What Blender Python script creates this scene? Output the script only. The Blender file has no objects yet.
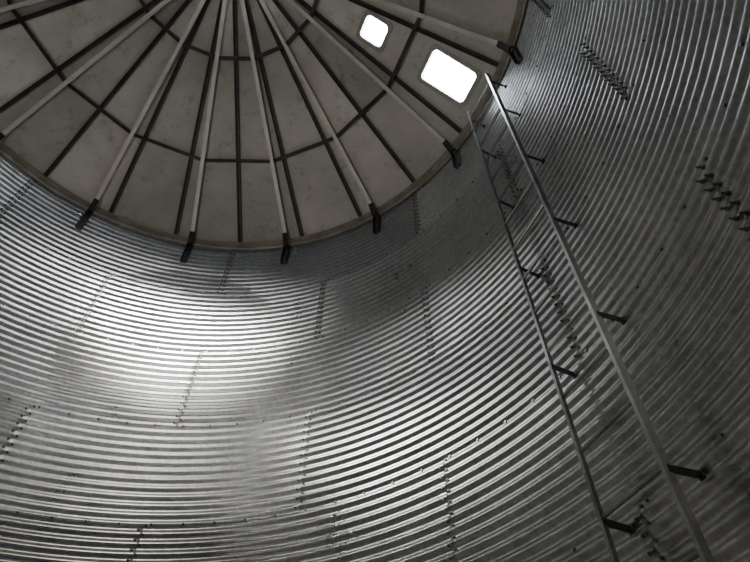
import bpy, bmesh, math, random
import numpy as np
from mathutils import Vector, Matrix
random.seed(4)
R=2.74; CAMZ=1.5; E=CAMZ+1.9437*R; SL=0.5334; T=0.297*R; PITCH=T/12
RAF0=0.178; DR=2*math.pi/16; SEAM0=-0.02; DS=2*math.pi/24; SH0=-0.432; ZR=0.02
col=bpy.context.scene.collection
def cyl(az,r,z): return Vector((r*math.sin(az),r*math.cos(az),z))
def roofz(r): return E+ZR+SL*(R-r)
# ---------------- materials
def newmat(n):
    m=bpy.data.materials.new(n);m.use_nodes=True;nt=m.node_tree
    return m,nt,nt.nodes['Principled BSDF']
def N(nt,t,**k):
    n=nt.nodes.new(t)
    for a,b in k.items(): setattr(n,a,b)
    return n
def metal(name,c1,c2,rough=.4,met=.9,scale=6,bump=.0,stretch=None,attr=None,attr_amt=.3,spangle=True,rv=.08,stain=0):
    m,nt,b=newmat(name);L=nt.links.new
    tc=N(nt,'ShaderNodeTexCoord');mp=N(nt,'ShaderNodeMapping');L(tc.outputs['Object'],mp.inputs[0])
    if stretch: mp.inputs['Scale'].default_value=stretch
    no=N(nt,'ShaderNodeTexNoise');no.inputs['Scale'].default_value=scale;no.inputs['Detail'].default_value=6;no.inputs['Roughness'].default_value=.65
    L(mp.outputs[0],no.inputs['Vector'])
    r=N(nt,'ShaderNodeValToRGB');r.color_ramp.elements[0].position=.32;r.color_ramp.elements[1].position=.68
    r.color_ramp.elements[0].color=(*c1,1);r.color_ramp.elements[1].color=(*c2,1);L(no.outputs['Fac'],r.inputs[0])
    out=r.outputs[0]
    if spangle:
        vo=N(nt,'ShaderNodeTexVoronoi');vo.inputs['Scale'].default_value=45;L(tc.outputs['Object'],vo.inputs['Vector'])
        mr=N(nt,'ShaderNodeMapRange');mr.inputs['To Min'].default_value=.82;mr.inputs['To Max'].default_value=1.1
        sp=N(nt,'ShaderNodeSeparateColor');L(vo.outputs['Color'],sp.inputs[0]);L(sp.outputs[0],mr.inputs[0])
        mx=N(nt,'ShaderNodeVectorMath',operation='SCALE');L(out,mx.inputs[0]);L(mr.outputs[0],mx.inputs['Scale']);out=mx.outputs[0]
    if stain:
        n2=N(nt,'ShaderNodeTexNoise');n2.inputs['Scale'].default_value=7;n2.inputs['Detail'].default_value=8;n2.inputs['Roughness'].default_value=.75;L(tc.outputs['Object'],n2.inputs['Vector'])
        mr=N(nt,'ShaderNodeMapRange');mr.inputs['From Min'].default_value=.55;mr.inputs['From Max'].default_value=.72;mr.inputs['To Min'].default_value=1;mr.inputs['To Max'].default_value=1-stain;L(n2.outputs['Fac'],mr.inputs[0])
        mx=N(nt,'ShaderNodeVectorMath',operation='SCALE');L(out,mx.inputs[0]);L(mr.outputs[0],mx.inputs['Scale']);out=mx.outputs[0]
    mr2=N(nt,'ShaderNodeMapRange');mr2.inputs['To Min'].default_value=rough-rv;mr2.inputs['To Max'].default_value=rough+rv;L(no.outputs['Fac'],mr2.inputs[0])
    rout=mr2.outputs[0]
    if attr:
        at=N(nt,'ShaderNodeAttribute',attribute_name=attr)
        ma=N(nt,'ShaderNodeMapRange');ma.inputs['To Min'].default_value=1-attr_amt;ma.inputs['To Max'].default_value=1.0;L(at.outputs['Fac'],ma.inputs[0])
        mx=N(nt,'ShaderNodeVectorMath',operation='SCALE');L(out,mx.inputs[0]);L(ma.outputs[0],mx.inputs['Scale']);out=mx.outputs[0]
    L(out,b.inputs['Base Color']);L(rout,b.inputs['Roughness']);b.inputs['Metallic'].default_value=met
    if bump:
        bn=N(nt,'ShaderNodeBump');bn.inputs['Strength'].default_value=bump;bn.inputs['Distance'].default_value=.01;L(no.outputs['Fac'],bn.inputs['Height']);L(bn.outputs[0],b.inputs['Normal'])
    return m
M_wall=metal('galvanized_corrugated',(.42,.423,.425),(.57,.572,.57),rough=.28,met=1,scale=2.2,attr='sheet',attr_amt=.42,stretch=(1,1,.5),rv=.02)
M_roof=metal('galvanized_roof_panel',(.52,.49,.44),(.86,.82,.75),rough=.5,met=.1,scale=1.1,attr='sheet',attr_amt=.55,spangle=False,stain=.5)
M_raf=metal('galvanized_rafter',(.50,.48,.44),(.66,.64,.59),rough=.5,met=.4,scale=4,spangle=False)
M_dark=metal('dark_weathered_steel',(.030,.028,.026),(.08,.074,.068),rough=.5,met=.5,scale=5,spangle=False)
M_brk=metal('black_bracket_steel',(.012,.012,.014),(.03,.03,.033),rough=.5,met=.4,scale=5,spangle=False)
M_lad=metal('ladder_steel',(.16,.16,.16),(.32,.32,.32),rough=.36,met=.9,scale=5,spangle=False)
M_bolt=metal('bolt_zinc',(.07,.07,.07),(.15,.15,.15),rough=.45,met=.9,scale=9,spangle=False)
M_eave=metal('eave_angle',(.24,.22,.18),(.46,.42,.36),rough=.5,met=.4,scale=7,spangle=False)
M_frame=metal('hatch_frame',(.30,.29,.27),(.42,.41,.38),rough=.5,met=.5,scale=8,spangle=False)
M_floor=metal('concrete',(.52,.46,.38),(.70,.63,.54),rough=.8,met=0,scale=3,bump=.3,spangle=False)
M_ground=metal('gravel_ground',(.20,.19,.16),(.34,.32,.28),rough=.9,met=0,scale=8,bump=.4,spangle=False)
def emis(n,c,s):
    m,nt,b=newmat(n);b.inputs['Base Color'].default_value=(*c,1);b.inputs['Emission Color'].default_value=(*c,1);b.inputs['Emission Strength'].default_value=s;return m
M_sky=emis('translucent_skylight',(.85,.93,1),38)
# ---------------- helpers
class MB:
    def __init__(s): s.v=[];s.f=[]
    def add(s,vs,fs):
        o=len(s.v);s.v+= [tuple(v) for v in vs];s.f+=[tuple(o+i for i in f) for f in fs]
    def sweep(s,prof,A,B,right,up,closed=True):
        n=len(prof);vs=[A+right*a+up*b for a,b in prof]+[B+right*a+up*b for a,b in prof]
        fs=[(i,(i+1)%n,n+(i+1)%n,n+i) for i in range(n if closed else n-1)]
        if closed: fs+=[tuple(range(n))[::-1],tuple(range(n,2*n))]
        s.add(vs,fs)
    def rod(s,A,B,r,n=8):
        d=(B-A).normalized();x=d.orthogonal().normalized();y=d.cross(x)
        s.sweep([(r*math.cos(2*math.pi*i/n),r*math.sin(2*math.pi*i/n)) for i in range(n)],A,B,x,y)
    def obj(s,name,mat,parent=None,smooth=False):
        me=bpy.data.meshes.new(name);me.from_pydata(s.v,[],s.f);me.materials.append(mat);me.validate()
        bm=bmesh.new();bm.from_mesh(me);bmesh.ops.recalc_face_normals(bm,faces=bm.faces);bm.to_mesh(me);bm.free()
        if smooth:
            for p in me.polygons:p.use_smooth=True
        o=bpy.data.objects.new(name,me);col.objects.link(o)
        if parent:o.parent=parent
        return o
# ---------------- wall
DAZ=3.72; DW=.30; DZ0=.35; DZ1=1.75
azs=[]
for k in range(16):
    s=SH0+k*DR
    azs+=[s-.004,s-.0008,s+.0008,s+.004]+[s+DR*j/15 for j in range(1,15)]
azs=np.array(azs);NA=len(azs)
SPP=10
nrow=int(E/PITCH*SPP)+1
zs=E-np.arange(nrow)*PITCH/SPP
zs=np.append(zs,0.0);nrow=len(zs)
tier=np.floor((E-zs)/T+1e-6).astype(int)
rng=np.random.RandomState(7)
def sheet_id(az,t):
    off=(az-SH0)/(2*DR)-(0 if t%2==1 else .5)
    return np.floor(off+1e-9).astype(int)%8, off-np.floor(off+1e-9)
V=np.zeros((nrow,NA,3))
for i,z in enumerate(zs):
    t=tier[i]; fr=((E-z)/T)%1
    _,fa=sheet_id(azs,t)
    r=R+.0095*math.cos(2*math.pi*(E-z)/PITCH)+.0045*fr+.0028*fa
    V[i,:,0]=r*np.sin(azs);V[i,:,1]=r*np.cos(azs);V[i,:,2]=z
i,j=np.meshgrid(np.arange(nrow-1),np.arange(NA),indexing='ij')
j2=(j+1)%NA
Fc=np.stack([i*NA+j,i*NA+j2,(i+1)*NA+j2,(i+1)*NA+j],-1).reshape(-1,4)
zc=(zs[i]+zs[i+1]).reshape(-1)/2
azc=(azs[j]+np.where(j2==0,azs[j2]+2*math.pi,azs[j2])).reshape(-1)/2
dd=(azc-DAZ+math.pi)%(2*math.pi)-math.pi
keep=~((np.abs(dd)<DW/2)&(zc>DZ0)&(zc<DZ1))
Fc=Fc[keep];zc=zc[keep];azc=azc[keep]
me=bpy.data.meshes.new('wall');me.from_pydata(V.reshape(-1,3).tolist(),[],Fc.tolist())
me.polygons.foreach_set('use_smooth',np.ones(len(Fc),bool))
at=me.attributes.new('sheet','FLOAT','FACE')
tab=rng.rand(20,8)
tc=np.floor((E-zc)/T).astype(int).clip(0,19)
val=np.zeros(len(zc))
for t in range(20):
    mk=tc==t; s,_=sheet_id(azc[mk],t); val[mk]=tab[t,s]
at.data.foreach_set('value',val)
me.materials.append(M_wall)
wall=bpy.data.objects.new('wall_cylindrical',me);col.objects.link(wall)
# bolts
b=MB()
def bolt(az,z,r=.010,h=.014,stud=0):
    P=cyl(az,R-.006,z);n=Vector((-math.sin(az),-math.cos(az),0));t=Vector((math.cos(az),-math.sin(az),0));u=Vector((0,0,1))
    hx=[(r*math.cos(math.pi/3*k),r*math.sin(math.pi/3*k)) for k in range(6)]
    b.sweep(hx,P,P+n*h,t,u)
    if stud: b.sweep([(x*.5,y*.5) for x,y in hx],P+n*h,P+n*(h+stud),t,u)
nt_=int(E/T)+1
for t in range(nt_):
    for k in range(8):
        az=SH0+(2*k+(0 if t%2 else 1))*DR
        heavy=1.4<az<1.7
        for q in range(12):
            z=E-t*T-(q+.5)*PITCH
            if z<.05: continue
            for o in(-.008,.008): bolt(az+o,z+(PITCH*.25 if o>0 else -PITCH*.25),.010 if heavy else .0078,.012 if heavy else .010,.020 if heavy else .008)
    if t>0:
        for k in range(80): bolt(SH0+k*2*math.pi/80+.02,E-t*T-.01,.008,.012)
bolts=b.obj('wall_bolts',M_bolt,wall)
# ---------------- roof
root=bpy.data.objects.new('ceiling',None);col.objects.link(root)
HA=1.172;half=DS/2
hatch=[(HA,.852,.114,.160,M_sky),(HA,.572,.083,.085,M_sky)]
sv=[]
m=MB()
RI=.13*R;RO=1.035*R
for k in range(24):
    a0=SEAM0+k*DS;am=a0+half
    er=Vector((math.sin(am),math.cos(am),0));et=Vector((math.cos(am),-math.sin(am),0))
    P=lambda r,w:er*r+et*w+Vector((0,0,E+ZR+SL*(R-r/math.cos(half))))
    hw=lambda r:r*math.tan(half)
    c=math.cos(half)
    hs=[]
    for (ha,hr,w,l,_) in hatch:
        da=(am-ha+math.pi)%(2*math.pi)-math.pi
        if abs(da)<half:
            off=math.tan(-da)*hr*R
            hs.append((hr*R-l*R/2,hr*R+l*R/2,off-w*R/2,off+w*R/2))
    hs.sort()
    rr=RI*c
    base=random.random()
    vals=[min(1,max(0,base*.6+random.random()*.4)) for _ in range(3)]
    def quad(ra,wa0,wa1,rb,wb0,wb1):
        m.add([P(ra,wa0),P(ra,wa1),P(rb,wb1),P(rb,wb0)],[(0,1,2,3)])
        mid=(ra+rb)/2/R; sv.append(vals[0 if mid<.355 else 1 if mid<.70 else 2])
    def full(ra,rb):
        cuts=[ra]+[x*R for x in(.355,.70) if ra<x*R<rb]+[rb]
        for a_,b_ in zip(cuts,cuts[1:]): quad(a_,-hw(a_),hw(a_),b_,-hw(b_),hw(b_))
    for (r0,r1,w0,w1) in hs:
        full(rr,r0)
        quad(r0,-hw(r0),w0,r1,-hw(r1),w0);quad(r0,w1,hw(r0),r1,w1,hw(r1));rr=r1
    full(rr,RO*c)
pan=m.obj('roof_panels',M_roof,root)
a=pan.data.attributes.new('sheet','FLOAT','FACE');a.data.foreach_set('value',sv[:len(pan.data.polygons)])
def radial(mb,az,r0,r1,prof,drop):
    A=cyl(az,r0,roofz(r0));B=cyl(az,r1,roofz(r1));t=Vector((math.cos(az),-math.sin(az),0));u=t.cross((B-A).normalized())
    if u.z<0:u=-u
    mb.sweep(prof,A-u*drop,B-u*drop,t,u)
sm=MB()
for k in range(24):
    az=SEAM0+k*DS
    radial(sm,az,1.0*R,.13*R,[(-.021,0),(-.012,0),(-.012,.026),(.012,.026),(.012,0),(.021,0),(.021,.028),(-.021,.028)],.030)
sm.obj('panel_seams',M_dark,root)
pr=MB()
for rr in(.70,.355):
    for k in range(16):
        a0=RAF0+k*DR;a1=a0+DR
        r=rr*R;A=cyl(a0,r,roofz(r)-.035);B=cyl(a1,r,roofz(r)-.035)
        d=(B-A).normalized();u=Vector((0,0,1));rt=d.cross(u)
        pr.sweep([(-.020,-.012),(.020,-.012),(.020,-.007),(-.015,-.007),(-.015,.03),(-.020,.03)],A,B,rt,u)
pr.obj('purlin_rings',M_dark,root)
cp=MB()
n=32
cv=[cyl(2*math.pi*i/n,.135*R,roofz(.135*R)-.05) for i in range(n)]+[cyl(2*math.pi*i/n,.135*R,roofz(.135*R)+.12) for i in range(n)]
cp.add(cv,[(i,(i+1)%n,n+(i+1)%n,n+i) for i in range(n)])
cp.obj('peak_collar',M_eave,root)
ld=MB();ld.add([cyl(2*math.pi*i/n,.16*R,roofz(.13*R)+.10) for i in range(n)]+[Vector((0,0,roofz(.13*R)+.3))],[(i,(i+1)%n,n) for i in range(n)])
ld.obj('peak_cap',emis('added_cap_glow',(.85,.93,1),26),root)  # cap out of view, glow added to light the interior
# rafters
for k in range(16):
    az=RAF0+k*DR;rm=MB()
    radial(rm,az,.985*R,.135*R,[(-.020,0),(.020,0),(.020,.004),(-.016,.004),(-.016,.062),(.010,.062),(.010,.066),(-.020,.066)],.068)
    o=rm.obj('roof_rafter',M_raf)
    bm=MB()
    t=Vector((math.cos(az),-math.sin(az),0));n_=Vector((-math.sin(az),-math.cos(az),0))
    zt=E-.06;zb=E-.135*R
    A=cyl(az,R-.010,zt);B=cyl(az,R-.010,zb)
    bm.sweep([(-.030,0),(.030,0),(.030,.045),(.024,.045),(.024,.006),(-.024,.006),(-.024,.045),(-.030,.045)],A,B,t,n_)
    bm.sweep([(-.026,0),(.026,0),(.026,.02),(-.026,.02)],cyl(az,R-.05,E-.10),cyl(az,R-.13,roofz(R-.13)-.07),t,n_)
    bm.obj('eave_bracket',M_brk)
# eave ring
ev=MB();n=96
prof=[(R-.012,E-.055),(R-.012,E+.006),(R-.075,E+.006),(R-.075,E-.0),(R-.020,E-.0),(R-.020,E-.055)]
npf=len(prof)
for k in range(n):
    for r,z in prof: ev.v.append(tuple(cyl(2*math.pi*k/n,r,z)))
for k in range(n):
    for q in range(npf): ev.f.append((k*npf+q,k*npf+(q+1)%npf,((k+1)%n)*npf+(q+1)%npf,((k+1)%n)*npf+q))
ev.obj('eave_ring',M_eave,root)
# ---------------- hatches
def rrect(w,l,rad,n=6):
    p=[]
    for cx,cy,a0 in((w/2-rad,l/2-rad,0),(-w/2+rad,l/2-rad,90),(-w/2+rad,-l/2+rad,180),(w/2-rad,-l/2+rad,270)):
        for i in range(n+1):
            a=math.radians(a0+90*i/n);p.append((cx+rad*math.cos(a),cy+rad*math.sin(a)))
    return p
for (ha,hr,w,l,mt) in hatch:
    k=round((ha-SEAM0-half)/DS);am=SEAM0+k*DS+half
    er=Vector((math.sin(am),math.cos(am),0));et=Vector((math.cos(am),-math.sin(am),0))
    r=hr*R;off=math.tan(ha-am)*r
    O=er*r+et*off+Vector((0,0,E+ZR+SL*(R-r/math.cos(half))))
    es=(er-Vector((0,0,SL/math.cos(half)))).normalized();un=et.cross(es)
    if un.z<0:un=-un
    W=w*R;Lh=l*R*math.sqrt(1+SL*SL)
    e=bpy.data.objects.new('roof_hatch',None);col.objects.link(e)
    fw=.07
    rings=[(rrect(W+fw,Lh+fw,.05),-.004),(rrect(W+fw,Lh+fw,.05),-.016),(rrect(W-.012,Lh-.012,.04),-.016),(rrect(W-.012,Lh-.012,.04),.06)]
    mb=MB();q=len(rings[0][0])
    for ri,h in rings:
        for a_,b_ in ri: mb.v.append(tuple(O+et*a_+es*b_+un*h))
    for s in range(3):
        for i in range(q): mb.f.append((s*q+i,s*q+(i+1)%q,(s+1)*q+(i+1)%q,(s+1)*q+i))
    mb.obj('hatch_frame',M_frame,e)
    mb=MB();rp=rrect(W+.02,Lh+.02,.04)
    mb.add([O+et*a_+es*b_+un*.055 for a_,b_ in rp],[tuple(range(len(rp)))])
    mb.obj('skylight_lid',mt,e)
# ---------------- ladder
le=bpy.data.objects.new('ladder',None);col.objects.link(le)
LR=.945*R;aL=1.114;aR=1.259;z0=.45;z1=CAMZ+1.93*R
rl=MB()
PL=lambda z:cyl(aL,LR,z);PR=lambda z:cyl(aR,LR,z)
side=(PR(0)-PL(0)).normalized();am=(aL+aR)/2;inn=Vector((-math.sin(am),-math.cos(am),0))
for Pf,sg,zt in((PL,1,z1-.03),(PR,-1,z1+.0)):
    A=Pf(z0);B=Pf(zt)
    d=.016 if sg>0 else .019
    rl.sweep([(-.003*sg,-d),(.002*sg,-d),(.002*sg,d-.004),(sg*.013,d-.004),(sg*.013,d),(-.003*sg,d)],A,B,side,inn)
rl.obj('rails',M_lad,le)
rg=MB();z=z0+.15
while z<z1-.05:
    rg.rod(PL(z),PR(z),.010);z+=.30
rg.obj('rungs',M_lad,le)
bk=MB();t=0
while True:
    z=E-t*T-.07
    if t==0: z=E-.25
    if z<z0: break
    for az,Pf in((aL,PL),(aR,PR)):
        n_=Vector((math.sin(az),math.cos(az),0));tt=Vector((math.cos(az),-math.sin(az),0))
        A=Pf(z);B=cyl(az,R-.006,z)
        bk.sweep([(-.004,-.015),(.004,-.015),(.004,.015),(-.004,.015)],A,B,tt,Vector((0,0,1)))
        bk.sweep([(-.014,-.016),(.014,-.016),(.014,.016),(-.014,.016)],B-n_*.010,B,tt,Vector((0,0,1)))
    t+=1
bk.obj('standoff_brackets',M_brk,le)
# ---------------- floor, ground, door (unseen, placed for its light)
fl=MB();n=96
fl.add([cyl(2*math.pi*i/n,R+.01,0) for i in range(n)],[tuple(range(n))]);fl.obj('floor',M_floor)
g=MB();g.add([Vector((x,y,-.15)) for x,y in((-40,-40),(40,-40),(40,40),(-40,40))],[(0,1,2,3)]);g.obj('ground',M_ground)
de=bpy.data.objects.new('door_1',None);col.objects.link(de)
er=Vector((math.sin(DAZ),math.cos(DAZ),0));et=Vector((math.cos(DAZ),-math.sin(DAZ),0));up=Vector((0,0,1))
O=er*(R-.01)+up*((DZ0+DZ1)/2);W=DW*R;H=DZ1-DZ0
fr=MB();outer=rrect(W+.16,H+.16,.06);inner=rrect(W-.06,H-.06,.05);q=len(outer)
for ri,h in((outer,.02),(outer,-.05),(inner,-.05),(inner,.06)):
    for a_,b_ in ri: fr.v.append(tuple(O+et*a_+up*b_+er*h))
for s in range(3):
    for i in range(q): fr.f.append((s*q+i,s*q+(i+1)%q,(s+1)*q+(i+1)%q,(s+1)*q+i))
fr.obj('door_frame',M_frame,de)
dl=MB();hx=O-et*(W/2)+er*.06
out=(er*.8-et*.6).normalized()
dl.sweep([(-.01,-H/2),(.01,-H/2),(.01,H/2),(-.01,H/2)],hx,hx+out*W,out.cross(up),up);dl.obj('door_leaf',M_raf,de)
# ---------------- lights
def area(name,loc,dirv,sx,sy,w,c=(1,1,1),spread=math.pi):
    l=bpy.data.lights.new(name,'AREA');l.shape='RECTANGLE';l.size=sx;l.size_y=sy;l.energy=w;l.color=c;l.spread=spread
    o=bpy.data.objects.new(name,l);col.objects.link(o);o.location=loc;o.rotation_euler=Vector(dirv).to_track_quat('-Z','Y').to_euler();return o
def spot(name,loc,tgt,ang,w,sy=.6,rad=.2,blend=1,c=(1,1,1)):
    l=bpy.data.lights.new(name,'SPOT');l.spot_size=math.radians(ang);l.spot_blend=blend;l.energy=w;l.color=c;l.shadow_soft_size=rad
    o=bpy.data.objects.new(name,l);col.objects.link(o);o.location=loc;o.rotation_euler=(tgt-loc).to_track_quat('-Z','Y').to_euler();o.scale=(1,sy,1);return o
area('added_door_fill',O+er*.05,-er+Vector((0,0,1.3)),W,H,66,(1,.94,.84))  # lamp added at the unseen doorway, tilted up to brighten the roof
A0=cyl(-1.2,.27*R,roofz(.27*R)-.22);B0=cyl(-1.4,.88*R,roofz(.88*R)-.22)
spot('added_glint_peak',A0,cyl(-.13,R,CAMZ+1.40*R),38,5200,sy=.36,c=(1,.99,.97))  # added spot under the closed roof, no vent there; makes the upper wall highlight
spot('added_glow_peak',A0,cyl(-.2,R,CAMZ+1.42*R),62,380,sy=.5)  # wider spot added to soften the upper highlight, no vent modelled
spot('added_glint_eave',B0,cyl(.70,R,CAMZ+.80*R),29,1900,sy=.26,c=(1,.99,.97))  # added spot below the eave without any opening; makes the lower wall streak
spot('added_glow_eave',B0,cyl(.68,R,CAMZ+.87*R),52,420,sy=.5)  # wide weak spot added around the lower streak, no opening behind it
w=bpy.data.worlds.new('sky');bpy.context.scene.world=w;w.use_nodes=True
bg=w.node_tree.nodes['Background'];bg.inputs[0].default_value=(.85,.92,1,1);bg.inputs[1].default_value=3
# ---------------- camera
cd=bpy.data.cameras.new('camera');cd.sensor_width=36;cd.lens=1.0363*560/750*36;cd.clip_start=.02
co=bpy.data.objects.new('camera',cd);col.objects.link(co);co.location=(.5289*R,-.3499*R,CAMZ);co.rotation_euler=(math.pi/2+.9071,0,0)
bpy.context.scene.camera=co
